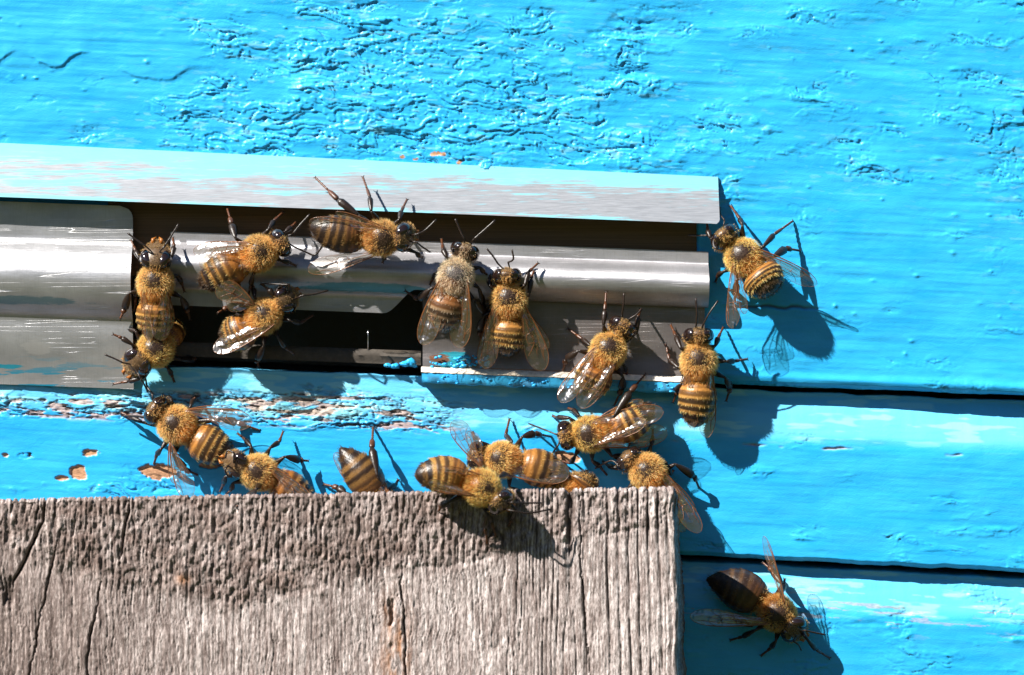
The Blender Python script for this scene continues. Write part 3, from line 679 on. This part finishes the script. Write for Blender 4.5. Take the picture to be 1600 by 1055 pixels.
    for qi, q in enumerate((1, -1)):
        a0 = Hp + (hdir * .11 + hy * q * .05 + HU * .02) * hs_
        custom = ants[qi] if ants and ants[qi] else None
        if custom == 'none': continue
        if custom: pts = [a0] + [W(*p) for p in custom]
        else: pts = [a0, a0 + (hdir * .08 + hy * q * .12 + HU * .05) * s, a0 + (hdir * .22 + hy * q * (.2 + rg.uniform(-.06, .06)) - HU * .0) * s, a0 + (hdir * .34 + hy * q * (.24 + rg.uniform(-.1, .1)) - HU * .06) * s]
        tube(b, [pts[0], pts[1]], [.012 * s, .014 * s], LEG, 6)
        fl = catm(pts[1:], 5) if len(pts) > 2 else [pts[1], pts[1]]
        tube(b, fl, [.013 * s + .003 * (i % 2) for i in range(len(fl))], LEG, 6)
    body = b.build('body', [M['body']], e); body.location = -rootloc
    # eyes
    for q in (-1, 1):
        eb = MBld(); c0 = Hp + (hdir * .01 + hy * q * .136 + HU * .062) * hs_; ex, ey, ez = hdir, (hy + HU * -.12 * q * q).normalized(), HU
        cs2 = []; nn = 14
        V2 = []; F2 = []
        for i in range(nn + 1):
            th = math.pi * i / nn
            for k2 in range(nn):
                ph = 2 * math.pi * k2 / nn
                px_, py_, pz_ = math.sin(th) * math.cos(ph) * .108, math.sin(th) * math.sin(ph) * .098, math.cos(th) * .158
                V2.append(c0 + (ex * px_ + hy * (py_ + q * (-.25 * pz_ * (pz_ > 0)) + q * .10 * min(0, pz_)) + ez * pz_) * hs_)
        for i in range(nn):
            for k2 in range(nn): F2.append((i * nn + k2, i * nn + (k2 + 1) % nn, (i + 1) * nn + (k2 + 1) % nn, (i + 1) * nn + k2))
        eb.add(V2, F2, (0, 0, 0)); o = eb.build('eye', [M['eye']], e); o.location = -rootloc
    # fur: short tapering hairs rooted in the body rings
    hb = MBld(); HV = []; HF = []; HC = []
    hg = lerp(lerp((1.0, .66, .24), (.86, .55, .22), rg.random()), (.80, .70, .54), pale); ho = lerp(lerp((.80, .34, .06), (.52, .24, .06), rg.random()), (.6, .5, .36), pale)
    if dark > .5: hg = lerp(hg, (.42, .25, .1), .15)
    def hair(i, a, ln, lie, wdt=.0028, c=None, j=.5):
        """i ring float index, a angle"""
        i0 = int(i); fr = i - i0; i1 = min(i0 + 1, len(cs) - 1)
        c0 = cs[i0].lerp(cs[i1], fr); d = dx[i0]; z = (Us[i0] - Us[i0].dot(d) * d).normalized(); y = z.cross(d)
        r1 = ry[i0] + (ry[i1] - ry[i0]) * fr; r2 = rz[i0] + (rz[i1] - rz[i0]) * fr
        cy, cz = shape(i0, math.cos(a), math.sin(a)) 
        p = c0 + y * cy * r1 * .97 + z * cz * r2 * .97
        nn_ = (y * math.cos(a) + z * math.sin(a)).normalized()
        sl = (r1 - (ry[i1] if i1 != i0 else r1)) / max(1e-3, (cs[i1] - cs[i0]).length)
        nn_ = (nn_ + d * max(-1.5, min(1.5, (ry[i0] - ry[i1]) / max(1e-3, (cs[i1] - cs[i0]).length)))).normalized()
        di = (nn_ * (1 - lie) - d * lie + Vector((rg.uniform(-j, j), rg.uniform(-j, j), rg.uniform(-j, j)))).normalized()
        sd = di.cross(Vector((rg.uniform(-1, 1), rg.uniform(-1, 1), rg.uniform(-1, 1)))).normalized() * wdt * s
        q1 = p + di * ln * s * .6 ; q2 = p + di * ln * s - d * ln * s * .18
        o = len(HV); HV.extend([p - sd, p + sd, q1 + sd * .7, q1 - sd * .7, q2]); HF.extend([(o, o + 1, o + 2, o + 3), (o + 3, o + 2, o + 4)])
        HC.extend([(c[0] * .62, c[1] * .5, c[2] * .36)] * 2 + [tuple(min(1, v * 1.1) for v in c)] * 2 + [tuple(min(1, v * 1.45) for v in c)])
    iT = [i for i, r in enumerate(reg) if r[0] == 'T']; iH = [i for i, r in enumerate(reg) if r[0] == 'H']
    def cvar(c, v=.3): k = 1 + rg.uniform(-v, v); return (c[0] * k, c[1] * k * rg.uniform(.92, 1.05), c[2] * k)
    for _ in range(10000):
        i = rg.uniform(iT[0], iT[-1]); a = rg.uniform(0, 2 * math.pi); x = reg[int(i)][1]
        disc = math.hypot((x - .03 - dyy) / (.145 * dsz), math.cos(a) / (.55 * dsz)) * (1 + .12 * math.sin(a * 9 + x * 30)) if math.sin(a) > 0 else 9
        if disc < rg.uniform(.5, 1.05): 
            if rg.random() < .55: continue
            hair(i, a, rg.uniform(.02, .045), .3, .003, cvar(lerp((.17, .11, .07), (.5, .45, .4), pale)))
        else: hair(i, a, rg.uniform(.035, .092) * (.6 if disc < 1.2 else 1), .25, c=cvar(ho if x < -.1 and rg.random() < .5 else hg))
    for _ in range(1500):
        i = rg.uniform(iH[0], iH[0] + 4.5); a = rg.uniform(0, 2 * math.pi)
        if abs(math.cos(a)) > .38 and math.sin(a) > -.2 and rg.random() < .93: continue
        hair(i, a, rg.uniform(.03, .06), -.1, .0034, cvar(lerp(hg, (.4, .22, .08), .3)))
    for _ in range(700):                                      # face
        i = rg.uniform(iH[0] + 4, iH[-1] - .5); a = rg.uniform(0, 2 * math.pi)
        if abs(math.cos(a)) > .5 and math.sin(a) > -.3: continue
        hair(i, a, rg.uniform(.02, .04), -.3, .003, cvar((.5, .36, .18)))
    for _ in range(5200):                                     # abdomen: fringes on each segment
        i = rg.uniform(0, NA - 1); a = rg.uniform(0, 2 * math.pi); r_, t, k, f = reg[int(i)]
        band = 1 - float(ss(.30, .46, f)); 
        if t < .12: hair(i, a, rg.uniform(.05, .10), .45, c=cvar(hg)); continue
        if rg.random() > band * (.8 - .6 * dark) + .08: continue
        cc = lerp(hg, (.06, .04, .02), dark * .9) if band > .5 else (.10, .06, .03)
        if k == 1 : cc = lerp(cc, ho, .5)
        if k == 5: cc = (.14, .09, .05)
        hair(i, a, rg.uniform(.025, .06), .78, .0028, cvar(cc, .5), .3)
    hb.add(HV, HF, HC); o = hb.build('fur', [M['fur']], e, smooth=False); o.location = -rootloc
    # wings
    for wi, wsp in enumerate(wings or []):
        side, tip = wsp[0], W(*wsp[1:4]); op = wsp[4] if len(wsp) > 4 else {}
        rt = L(.02, side * .17, .17) if 'root' not in op else W(*op['root'])
        ax = (tip - rt).normalized(); nr = U0 + Yl * side * op.get('tw', .25)
        wing('forewing', e, rt, tip, nr, side, False, op.get('w', 1.0), NBEE * 7 + wi).location = -rootloc
        if op.get('hind', True):
            rt2 = L(-.08, side * .17, .13) if 'root' not in op else W(*op['root']) + Vector((0, .03, 0))
            ang = op.get('ha', 14) ; ax2 = Quaternion(nr.normalized(), R(ang * -side)) @ (tip - rt) * .70
            wing('hindwing', e, rt2, rt2 + ax2 - U0 * .05, nr, side, True, op.get('w', 1.0) * .9, NBEE * 7 + wi + 3).location = -rootloc
    return e
def hd_world(hd): return Vector((hd[0], -hd[2], -hd[1]))
# each bee: thorax, head, abdomen tip in photograph pixels and height above the boards
make_bee('bee climbing the slide plate right edge, head up with its face towards the viewer', (243, 442, .78), (244, 400, .88), (241, 530, .52), g=.4, hs=1.08, seed=3,
         legs=dict(FL=[(218, 405, .8), (212, 392, .7), (205, 376, .58)], FR=[(268, 402, .8), (272, 385, .7), (270, 372, .55)], ML=[(214, 440, .7), (212, 465, .5), (210, 485, .4)], MR=[(276, 430, .7), (283, 440, .5), (288, 455, .4)]),
         ants=[[(228, 385, 1.0), (215, 376, 1.0), (199, 364, 1.0)], [(257, 385, 1.0), (268, 368, 1.0), (279, 350, 1.0)]],
         wings=[(1, 224, 532, .80, dict(tw=.9, w=.75)), (-1, 262, 532, .75, dict(tw=.5))], amber=.5, hd=(.02, -.6, .8))
make_bee('bee peeking face first out of the slot at the slide plate lower right corner', (243, 546, .45), (213, 568, .62), (258, 505, -.45), g=.2, hd=(-.45, .5, .75), hs=1.05, seed=5, abw=.8,
         legs=dict(FR=[(206, 538, .6), (190, 528, .6), (178, 523, .6)], FL=[(225, 590, .5), (200, 596, .4), (178, 600, .32)], ML=[(262, 575, .3), (268, 585, .2), (272, 596, .1)]),
         ants=[[(220, 592, .75), (226, 602, .7), (231, 613, .65)], [(192, 567, .8), (178, 560, .8), (163, 554, .8)]])
make_bee('bee on the bright rail under the hood, facing right, orange folded wings, between two others', (404, 396, .98), (437, 380, .95), (312, 446, .85), g=.5, roll=8, seed=8,
         legs=dict(HL=[(368, 372, 1.0), (362, 350, .8), (355, 326, .55)], ML=[(420, 358, .9), (428, 345, .7), (442, 332, .5)], FR=[(440, 408, .8), (452, 410, .7), (462, 415, .6)], FL=[(446, 362, .8), (455, 355, .7), (462, 348, .5)], MR=[(395, 430, .9), (392, 446, .7), (388, 462, .45)], HR=[(372, 440, .8), (370, 455, .6), (362, 470, .4)]),
         ants=[[(457, 366, .9), (470, 350, .9), (484, 335, .9)], [(458, 385, .9), (478, 394, .8), (493, 398, .8), (508, 378, .85)]],
         wings=[(1, 302, 384, 1.05, dict(tw=.6, w=.8, ha=-4)), (-1, 312, 420, 1.18, dict(tw=.2, w=.8))])
make_bee('bee over the black slot facing right with one dark wing raised behind it', (412, 494, .70), (448, 466, .80), (346, 530, .38), g=.35, roll=-12, seed=9, hd=(.75, -.25, .55),
         legs=dict(FL=[(428, 462, .8), (420, 452, .8), (408, 444, .5)], ML=[(398, 465, .7), (396, 450, .6), (392, 440, .5)]),
         ants=[[(452, 445, 1.0), (430, 444, .9), (408, 443, .8)], [(472, 462, 1.0), (490, 460, .9), (513, 454, .8)]],
         wings=[(1, 348, 436, 1.25, dict(tw=-.5, w=1.3, ha=-22, root=(398, 478, 1.05))), (-1, 337, 556, .85, dict(tw=.1, w=.9, ha=-12, root=(428, 506, 1.0)))])
make_bee('dark bellied bee at the hood edge facing right, three legs raised onto the hood', (596, 372, 1.12), (632, 370, 1.15), (484, 352, 1.15), g=.6, roll=12, dark=.65, seed=11, hd=(.8, .2, .45),
         legs=dict(HL=[(560, 336, 1.0), (528, 312, .95), (493, 278, .60)], ML=[(580, 330, 1.1), (578, 308, .95), (567, 277, .58)], FL=[(624, 343, 1.1), (627, 330, .95), (636, 312, .62)], FR=[(650, 395, .9), (655, 400, .8), (660, 402, .6)], MR=[(600, 400, .9), (600, 404, .7), (598, 410, .6)], HR=None),
         ants=[[(652, 366, 1.25), (664, 360, 1.2), (682, 343, 1.2)], [(650, 378, 1.2), (660, 386, 1.1), (672, 394, .9)]],
         wings=[(1, 484, 340, 1.42, dict(tw=-.3, w=.75, root=(606, 360, 1.38))), (-1, 484, 432, 1.05, dict(tw=.1, w=.8, hind=False, root=(598, 392, 1.2)))])
make_bee('pale grey furred bee with glassy wings over the right end of the slot', (712, 432, .95), (726, 394, .90), (692, 520, .62), g=.45, pale=.85, dark=.35, seed=12, s=1.0,
         legs=dict(FL=[(698, 402, .9), (692, 390, .8), (690, 374, .55)], ML=[(684, 425, .8), (678, 432, .6), (672, 444, .5)], HL=[(672, 452, .8), (654, 468, .6), (634, 455, .45)], FR=[(750, 418, .8), (756, 425, .7), (762, 430, .5)], MR=[(748, 450, .7), (756, 475, .5), (760, 490, .35)], HR=[(742, 470, .7), (760, 490, .5), (762, 510, .3)]),
         ants=[[(726, 375, 1.0), (718, 358, 1.0), (711, 342, 1.0)], [(740, 374, 1.0), (756, 360, 1.0), (774, 344, 1.0)]],
         wings=[(1, 650, 534, .9, dict(tw=.5, ha=-10)), (-1, 728, 545, .95, dict(tw=-.3, w=1.05, ha=10))])
make_bee('golden bee right of the grey furred bee, wings spread to both sides on the plate', (795, 470, .72), (792, 432, .78), (790, 558, .55), g=.3, amber=.6, seed=13, s=1.0,
         legs=dict(FR=[(820, 446, .8), (826, 425, .7), (840, 412, .6)], MR=[(826, 462, .7), (830, 435, .65), (834, 424, .55)], FL=[(766, 448, .7), (764, 438, .6), (768, 424, .5)], ML=[(762, 478, .6), (757, 490, .4), (755, 500, .25)], HR=[(826, 490, .5), (832, 515, .35), (834, 540, .2)]),
         ants=[[(778, 412, .85), (770, 400, .9), (760, 388, .9)], [(794, 410, .85), (802, 405, .9), (800, 390, .9)]],
         wings=[(1, 746, 572, .55, dict(tw=.35, w=1.0, ha=6)), (-1, 860, 574, .6, dict(tw=.3, w=1.05, ha=16))])
make_bee('bee on the lower plate with folded glassy wings reaching over the white ledge rim', (950, 548, .68), (972, 512, .68), (916, 622, .50), g=.2, seed=14,
         legs=dict(FL=[(943, 508, .7), (945, 485, .65), (947, 458, .52)], FR=[(995, 520, .6), (997, 495, .6), (1001, 484, .3)], ML=[(922, 540, .6), (910, 530, .4), (888, 514, .22)], MR=[(975, 572, .5), (978, 580, .3), (980, 590, .2)]),
         ants=[[(972, 492, .75), (974, 478, .8), (975, 458, .8)], [(984, 498, .75), (994, 492, .75), (1003, 482, .7)]],
         wings=[(1, 868, 622, .82, dict(tw=.5, w=.95, ha=-6)), (-1, 914, 642, .86, dict(tw=.1, w=.95, ha=10))])
make_bee('boldly striped bee head up at the right end of the lower plate', (1092, 565, .72), (1091, 526, .75), (1085, 668, .52), g=.2, amber=.5, seed=16, s=1.02,
         legs=dict(FL=[(1064, 545, .7), (1056, 525, .5), (1048, 508, .25)], ML=[(1060, 575, .6), (1046, 562, .4), (1040, 538, .25)], HL=[(1064, 600, .5), (1058, 612, .3), (1052, 628, .2)], FR=[(1118, 540, .7), (1122, 528, .5), (1130, 512, .2)]),
         ants=[[(1088, 508, .85), (1089, 490, .9), (1087, 466, .9)], [(1098, 509, .85), (1108, 490, .9), (1122, 470, .9)]],
         wings=[(1, 1072, 668, .62, dict(tw=1.1, w=.75, ha=10)), (-1, 1114, 684, .62, dict(tw=.4, w=.8, ha=4))])
make_bee('bee on bare blue board beside the hood end, rump out and wings apart', (1162, 402, .70), (1133, 372, .66), (1207, 458, .95), g=.15, amber=.3, seed=17, abw=1.12, dark=.1, s=1.03,
         legs=dict(ML=[(1130, 425, .5), (1122, 430, .3), (1118, 440, .2)], MR=[(1192, 386, .7), (1210, 366, .5), (1238, 346, .16)], HR=[(1208, 402, .7), (1228, 388, .4), (1250, 392, .16)], FR=[(1160, 352, .6), (1156, 342, .4), (1142, 322, .16)], FL=[(1110, 372, .6), (1106, 360, .5), (1104, 345, .5)], HL=[(1150, 440, .5), (1150, 455, .3), (1148, 470, .16)]),
         wings=[(1, 1138, 512, .72, dict(tw=1.2, w=.75, ha=-8)), (-1, 1280, 440, .85, dict(tw=-.6, w=.85, ha=8))])
make_bee('bee on the flaking paint band with wings spread wide, heading up left', (276, 664, .62), (246, 642, .60), (364, 714, .55), g=.08, seed=18, s=1.05, amber=.3,
         legs=dict(FL=[(222, 660, .4), (205, 652, .25), (190, 645, .15)], FR=[(268, 625, .5), (262, 620, .3), (255, 618, .15)], MR=[(298, 635, .5), (302, 625, .3), (306, 620, .15)], HR=[(345, 655, .4), (370, 660, .2), (404, 672, .12)]),
         ants=[[(230, 652, .6), (215, 650, .5), (190, 650, .3)], None],
         wings=[(-1, 395, 650, .85, dict(tw=.2, w=.95, ha=12, root=(290, 642, .85))), (1, 286, 782, .9, dict(tw=.0, w=.9, ha=14, root=(266, 690, .8)))])
make_bee('bee facing left at the plank top, face visible, just behind the spread winged bee', (404, 738, .70), (368, 724, .78), (488, 800, .45), g=.25, seed=19, hd=(-.45, .25, .85), dark=.3, hs=.95,
         legs=dict(FL=[(352, 745, .7), (350, 755, .5), (344, 768, .3)], ML=[(364, 755, .6), (362, 765, .5), (354, 772, .3)], HL=[(400, 765, 1.2), (388, 778, 2.1), (369, 792, 2.42)]),
         ants=[[(356, 728, .95), (352, 735, 1.0), (356, 745, .9)], [(366, 708, .95), (356, 704, .9), (352, 716, .9)]],
         wings=[(-1, 488, 776, .85, dict(tw=.6, w=.8, ha=8))])
make_bee('pointed dark abdomen of a bee diving behind the plank, one hind leg stretched up', (602, 800, .62), (620, 838, .55), (531, 700, .62), g=.1, dark=.6, amber=.6, seed=20, s=1.08, abw=.92, point=1,
         legs=dict(HL=[(590, 745, .7), (581, 700, .5), (583, 668, .12)], ML=[(606, 765, .5), (618, 758, .3), (622, 750, .14)], HR=[(540, 770, .4), (528, 762, .3), (507, 757, .14)]),
         wings=[(-1, 518, 712, .5, dict(tw=.9, w=.7, ha=2)), (1, 560, 700, .68, dict(tw=.5, w=.7, ha=6))])
make_bee('striped bee perched over the plank front edge with its shadow on the grain', (752, 762, 2.74), (783, 784, 2.76), (648, 744, 2.85), g=2.42, seed=22, roll=-14, s=.98, hd=(.55, .6, .35), amber=.2,
         legs=dict(FR=[(762, 805, 2.75), (758, 825, 2.6), (762, 850, 2.44)], FL=[(805, 795, 2.75), (800, 812, 2.55), (794, 822, 2.44)], MR=[(758, 798, 2.75), (768, 815, 2.6), (775, 838, 2.44)], HR=[(700, 785, 2.7), (690, 790, 2.55), (686, 798, 2.44)], ML=[(780, 745, 2.7), (790, 740, 2.5), (800, 745, 2.2)], HL=[(712, 730, 2.8), (700, 725, 2.5), (700, 735, 2.1)]),
         ants=[[(800, 785, 3.0), (815, 786, 2.9), (846, 786, 2.75)], [(800, 798, 3.0), (825, 802, 2.9), (860, 796, 2.7)]],
         wings=[(-1, 668, 762, 3.12, dict(tw=.9, w=.6, ha=4)), (1, 690, 726, 3.05, dict(tw=.5, w=.3, hind=False))])
make_bee('bee directly behind the perched one, one clear wing raised, another over its back', (786, 718, .80), (745, 712, .72), (884, 748, .50), g=.1, seed=24, dark=.15, amber=.4,
         legs=dict(MR=[(800, 690, .7), (790, 680, .4), (796, 655, .13)], FR=[(750, 690, .6), (742, 684, .3), (738, 676, .13)]),
         ants=['none', 'none'],
         wings=[(-1, 700, 664, 1.0, dict(tw=.0, w=1.0, ha=-10, root=(754, 730, 1.05))), (1, 888, 752, .95, dict(tw=.1, w=1.15, ha=-10)), ])
make_bee('bee facing left with crossed glassy wings just below the blue ledge', (922, 678, .66), (886, 680, .62), (1022, 634, .60), g=.08, seed=25, s=1.0,
         legs=dict(HR=[(960, 650, .7), (985, 612, .6), (1008, 585, .35)], MR=[(905, 650, .5), (895, 640, .3), (888, 638, .12)]),
         ants=[[(872, 696, .65), (866, 704, .5), (858, 718, .3)], [(872, 680, .65), (852, 672, .5), (826, 662, .25)]],
         wings=[(-1, 1034, 632, .92, dict(tw=.2, w=.9, ha=14)), (1, 1012, 664, 1.0, dict(tw=-.1, w=.75, ha=-4, hind=False)), (1, 1044, 688, .55, dict(tw=.2, w=1.0, ha=-6, hind=False))])
make_bee('half hidden bee behind the right end of the plank, heading up left', (1012, 738, .70), (984, 718, .64), (1036, 836, .35), g=.1, seed=26, s=1.02,
         legs=dict(MR=[(1040, 722, .6), (1048, 742, .4), (1052, 735, .2)], FR=[(1018, 695, .5), (1020, 685, .4), (1020, 672, .3)]),
         ants=[[(968, 730, .7), (955, 720, .6), (930, 732, .4)], None],
         wings=[(-1, 1100, 826, .75, dict(tw=.5, w=.9, ha=10)), (1, 1062, 836, .6, dict(tw=.5, w=.8, ha=4))])
make_bee('mostly hidden bee behind the plank, only a small brown back showing', (884, 776, .55), (850, 792, .5), (914, 738, .40), g=.1, seed=28, s=.9, dark=.2,
         legs=dict(HR=[(905, 752, .4), (912, 745, .3), (916, 735, .12)], FL=None, FR=None),
         wings=[(1, 858, 760, .62, dict(tw=.9, w=.6, ha=4))])
make_bee('bee at the lower right, abdomen coloured nearly black for the shade of the plank', (1214, 958, .50), (1242, 984, .58), (1104, 905, .42), g=.02, dark=.92, seed=29, s=1.02, hd=(.5, .55, .6), abw=1.1, point=1,  # high dark value paints the plank's shadow into the abdomen colour
         legs=dict(FR=[(1212, 1002, .5), (1205, 1012, .3), (1190, 1024, .12)], FL=[(1262, 1000, .6), (1275, 1015, .4), (1296, 1028, .12)], MR=[(1180, 985, .5), (1160, 995, .3), (1142, 1000, .12)], ML=[(1222, 925, .6), (1225, 915, .3), (1226, 905, .1)]),
         ants=[[(1258, 985, .9), (1270, 988, .85), (1290, 992, .8)], [(1240, 1002, .85), (1248, 1008, .8), (1252, 1016, .7)]],
         wings=[(1, 1196, 838, .95, dict(tw=-.9, w=.55, ha=3, root=(1226, 944, .85))), (-1, 1078, 972, .72, dict(tw=.2, w=.75, ha=6))])
# fine silver wire standing in the slot
wb = MBld(); tube(wb, [W(575, 548, .06), W(575, 530, .1), W(575, 516, .12)], [.008, .009, .006], (1, 1, 1), 6)
wo = wb.build('wire_bit', [M['wire']], None); tag(wo, 'tiny bright silver wire end standing on the slot sill', 'wire')
